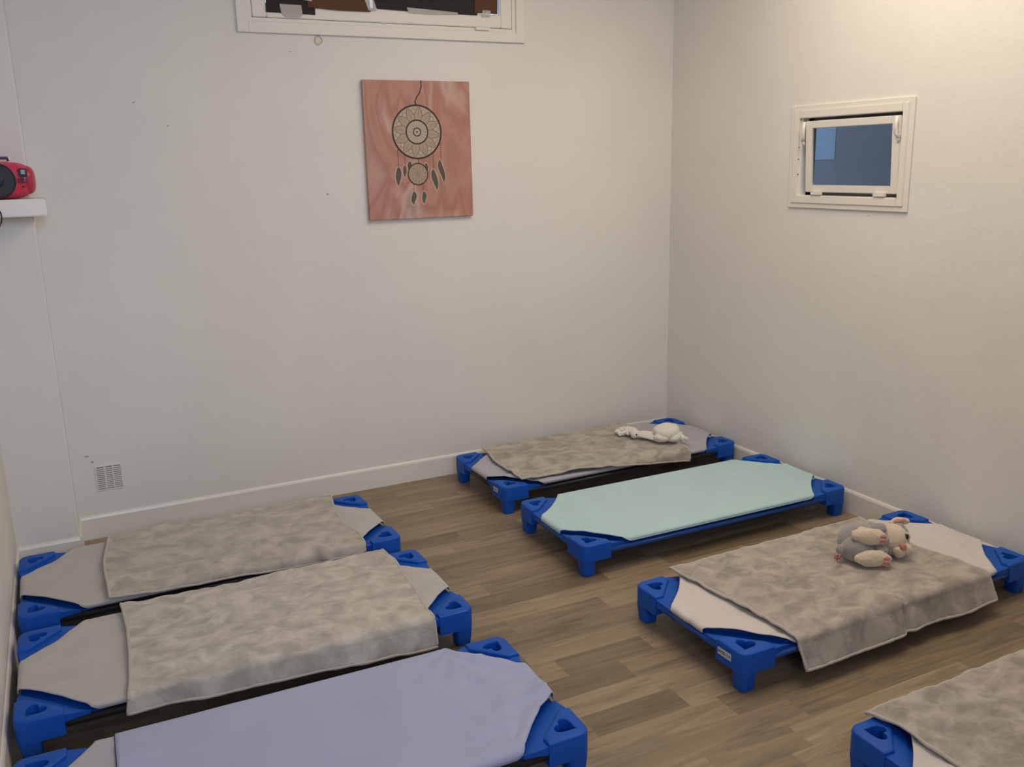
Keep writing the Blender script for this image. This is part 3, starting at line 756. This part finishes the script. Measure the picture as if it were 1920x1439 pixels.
rp('nose', [((.119, .038, .056), (.012, .009, .011), None)], mat('pink_nose', (.52, .24, .19), .6))
ey = rp('eye', [((.142, .066, .080), (.0085, .007, .0115), None)], mat('brown_eye', (.045, .025, .015), .15))
rp('pupil_ring', [((.1435, .070, .0805), (.0115, .008, .0145), None)], mat('white_eye', (.65, .62, .58), .4), ey)
e1 = rp('ear', [((.140, .130, .112), (.036, .014, .015), Ry(-6))], CREAM); rp('inner_ear', [((.142, .122, .116), (.026, .009, .009), Ry(-6))], PINKP, e1)
rp('ear', [((.155, .135, .020), (.036, .020, .014), Rz(20))], GREYF)
rp('leg', [((-.020, .045, .036), (.045, .040, .030), None)], CREAM); rp('leg', [((-.015, .070, .090), (.045, .035, .030), None)], CREAM)
for c, rot in (((.002, .000, .034), Ry(1)), ((-.002, .030, .101), Ry(7))):
    f = rp('foot', [(c, (.064, .024, .030), rot)], CREAM)
    for k in (-1, 0, 1):
        q = rp('toe_pad', [((c[0]+.040, c[1]-.0215+abs(k)*.003, c[2]+k*.0125-.004), (.013, .005, .0058), None)], PINKP, f)
rp('tail', [((-.092, .045, .048), (.020, .018, .018), None)], GREYF)
bm = bmesh.new()
for k in range(5):
    a = k*1.3; tube(bm, [(-.100, .022, .040), (-.114-.006*math.cos(a), .010, .038+.010*math.sin(a)), (-.126+.004*k, .012, .032+.008*math.sin(a*1.7))], .0035, 6)
bm_obj('ribbon', bm, mat('pink_ribbon', (.50, .20, .20), .6), rb)

# ------------------------------------------------------------------ white comforter on cot A
WF = fur('white_plush', (.86, .83, .75), (.76, .73, .65), 90)
cf = thing('comforter', (-.352, -.462, .152), -yaw, 'white plush baby comforter with a knotted tail on the far corner cot', 'plush toy')
def cp(name, parts, m=WF, parent=None, lump=.010, ls=22):
    bm = bmesh.new()
    for i, (c, s, rot) in enumerate(parts): ellipsoid(bm, c, s, rot, 30, lump=lump, lscale=ls, seed=i*3+len(name))
    return bm_obj(name, bm, m, parent or cf)
cp('head', [((.012, -.025, .046), (.066, .056, .046), None), ((-.010, -.045, .026), (.046, .040, .026), None), ((.035, -.04, .028), (.046, .038, .027), None)], lump=.006)
cp('ear', [((.082, -.035, .016), (.026, .022, .016), Ry(15)), ((.096, -.040, .011), (.018, .018, .012), None), ((.078, -.01, .026), (.018, .014, .012), None)], lump=.008, ls=50)
# cloth between head and knot
bm = bmesh.new(); G = []
for i in range(31):
    u = i/30; row = []
    for j in range(25):
        v = j/24-.5; wd = lerp(.040, .115, u**1.3)
        row.append(bm.verts.new((lerp(-.130, -.030, u), .02*(1-u)-.02*u+v*wd+.010, .012+.022*(.5+.5*math.cos(v*math.pi*2))*lerp(1, .9, u)+.007*math.sin(v*22+u*2)*(.4+u)+.004*noise.noise(Vector((u*4, v*9, 1))))))
    G.append(row)
for i in range(30):
    for j in range(24): bm.faces.new((G[i][j], G[i+1][j], G[i+1][j+1], G[i][j+1])).smooth = True
o = bm_obj('cloth', bm, WF, cf); sd = o.modifiers.new('thickness', 'SOLIDIFY'); sd.thickness = .004
kn = cp('knot', [((-.143, .028, .024), (.024, .026, .024), None), ((-.150, .045, .030), (.018, .022, .018), None)], lump=.005, ls=40)
bm = bmesh.new(); ellipsoid(bm, (-.137, .003, .026), (.0045, .003, .0045), seg=12); bm_obj('bead', bm, mat('dark_bead', (.05, .03, .02), .4), kn)
cp('tail', [((-.155, .075, .024), (.030, .030, .018), Rz(-35)), ((-.175, .105, .022), (.034, .026, .016), Rz(-20)), ((-.200, .112, .016), (.026, .022, .012), None), ((-.190, .078, .013), (.022, .018, .010), None)], lump=.010, ls=45)
bm = bmesh.new()
for k in range(9):
    a = R(110+k*22); x0, y0 = -.204+.012*math.cos(a*2), .095+.012*math.sin(a)
    tube(bm, [(x0, y0, .014), (x0+.018*math.cos(a), y0+.018*math.sin(a), .014+.004*(k % 2)), (x0+.034*math.cos(a+.4), y0+.030*math.sin(a+.4), .006)], [.006, .005, .003], 7)
bm_obj('tassels', bm, WF, cf)
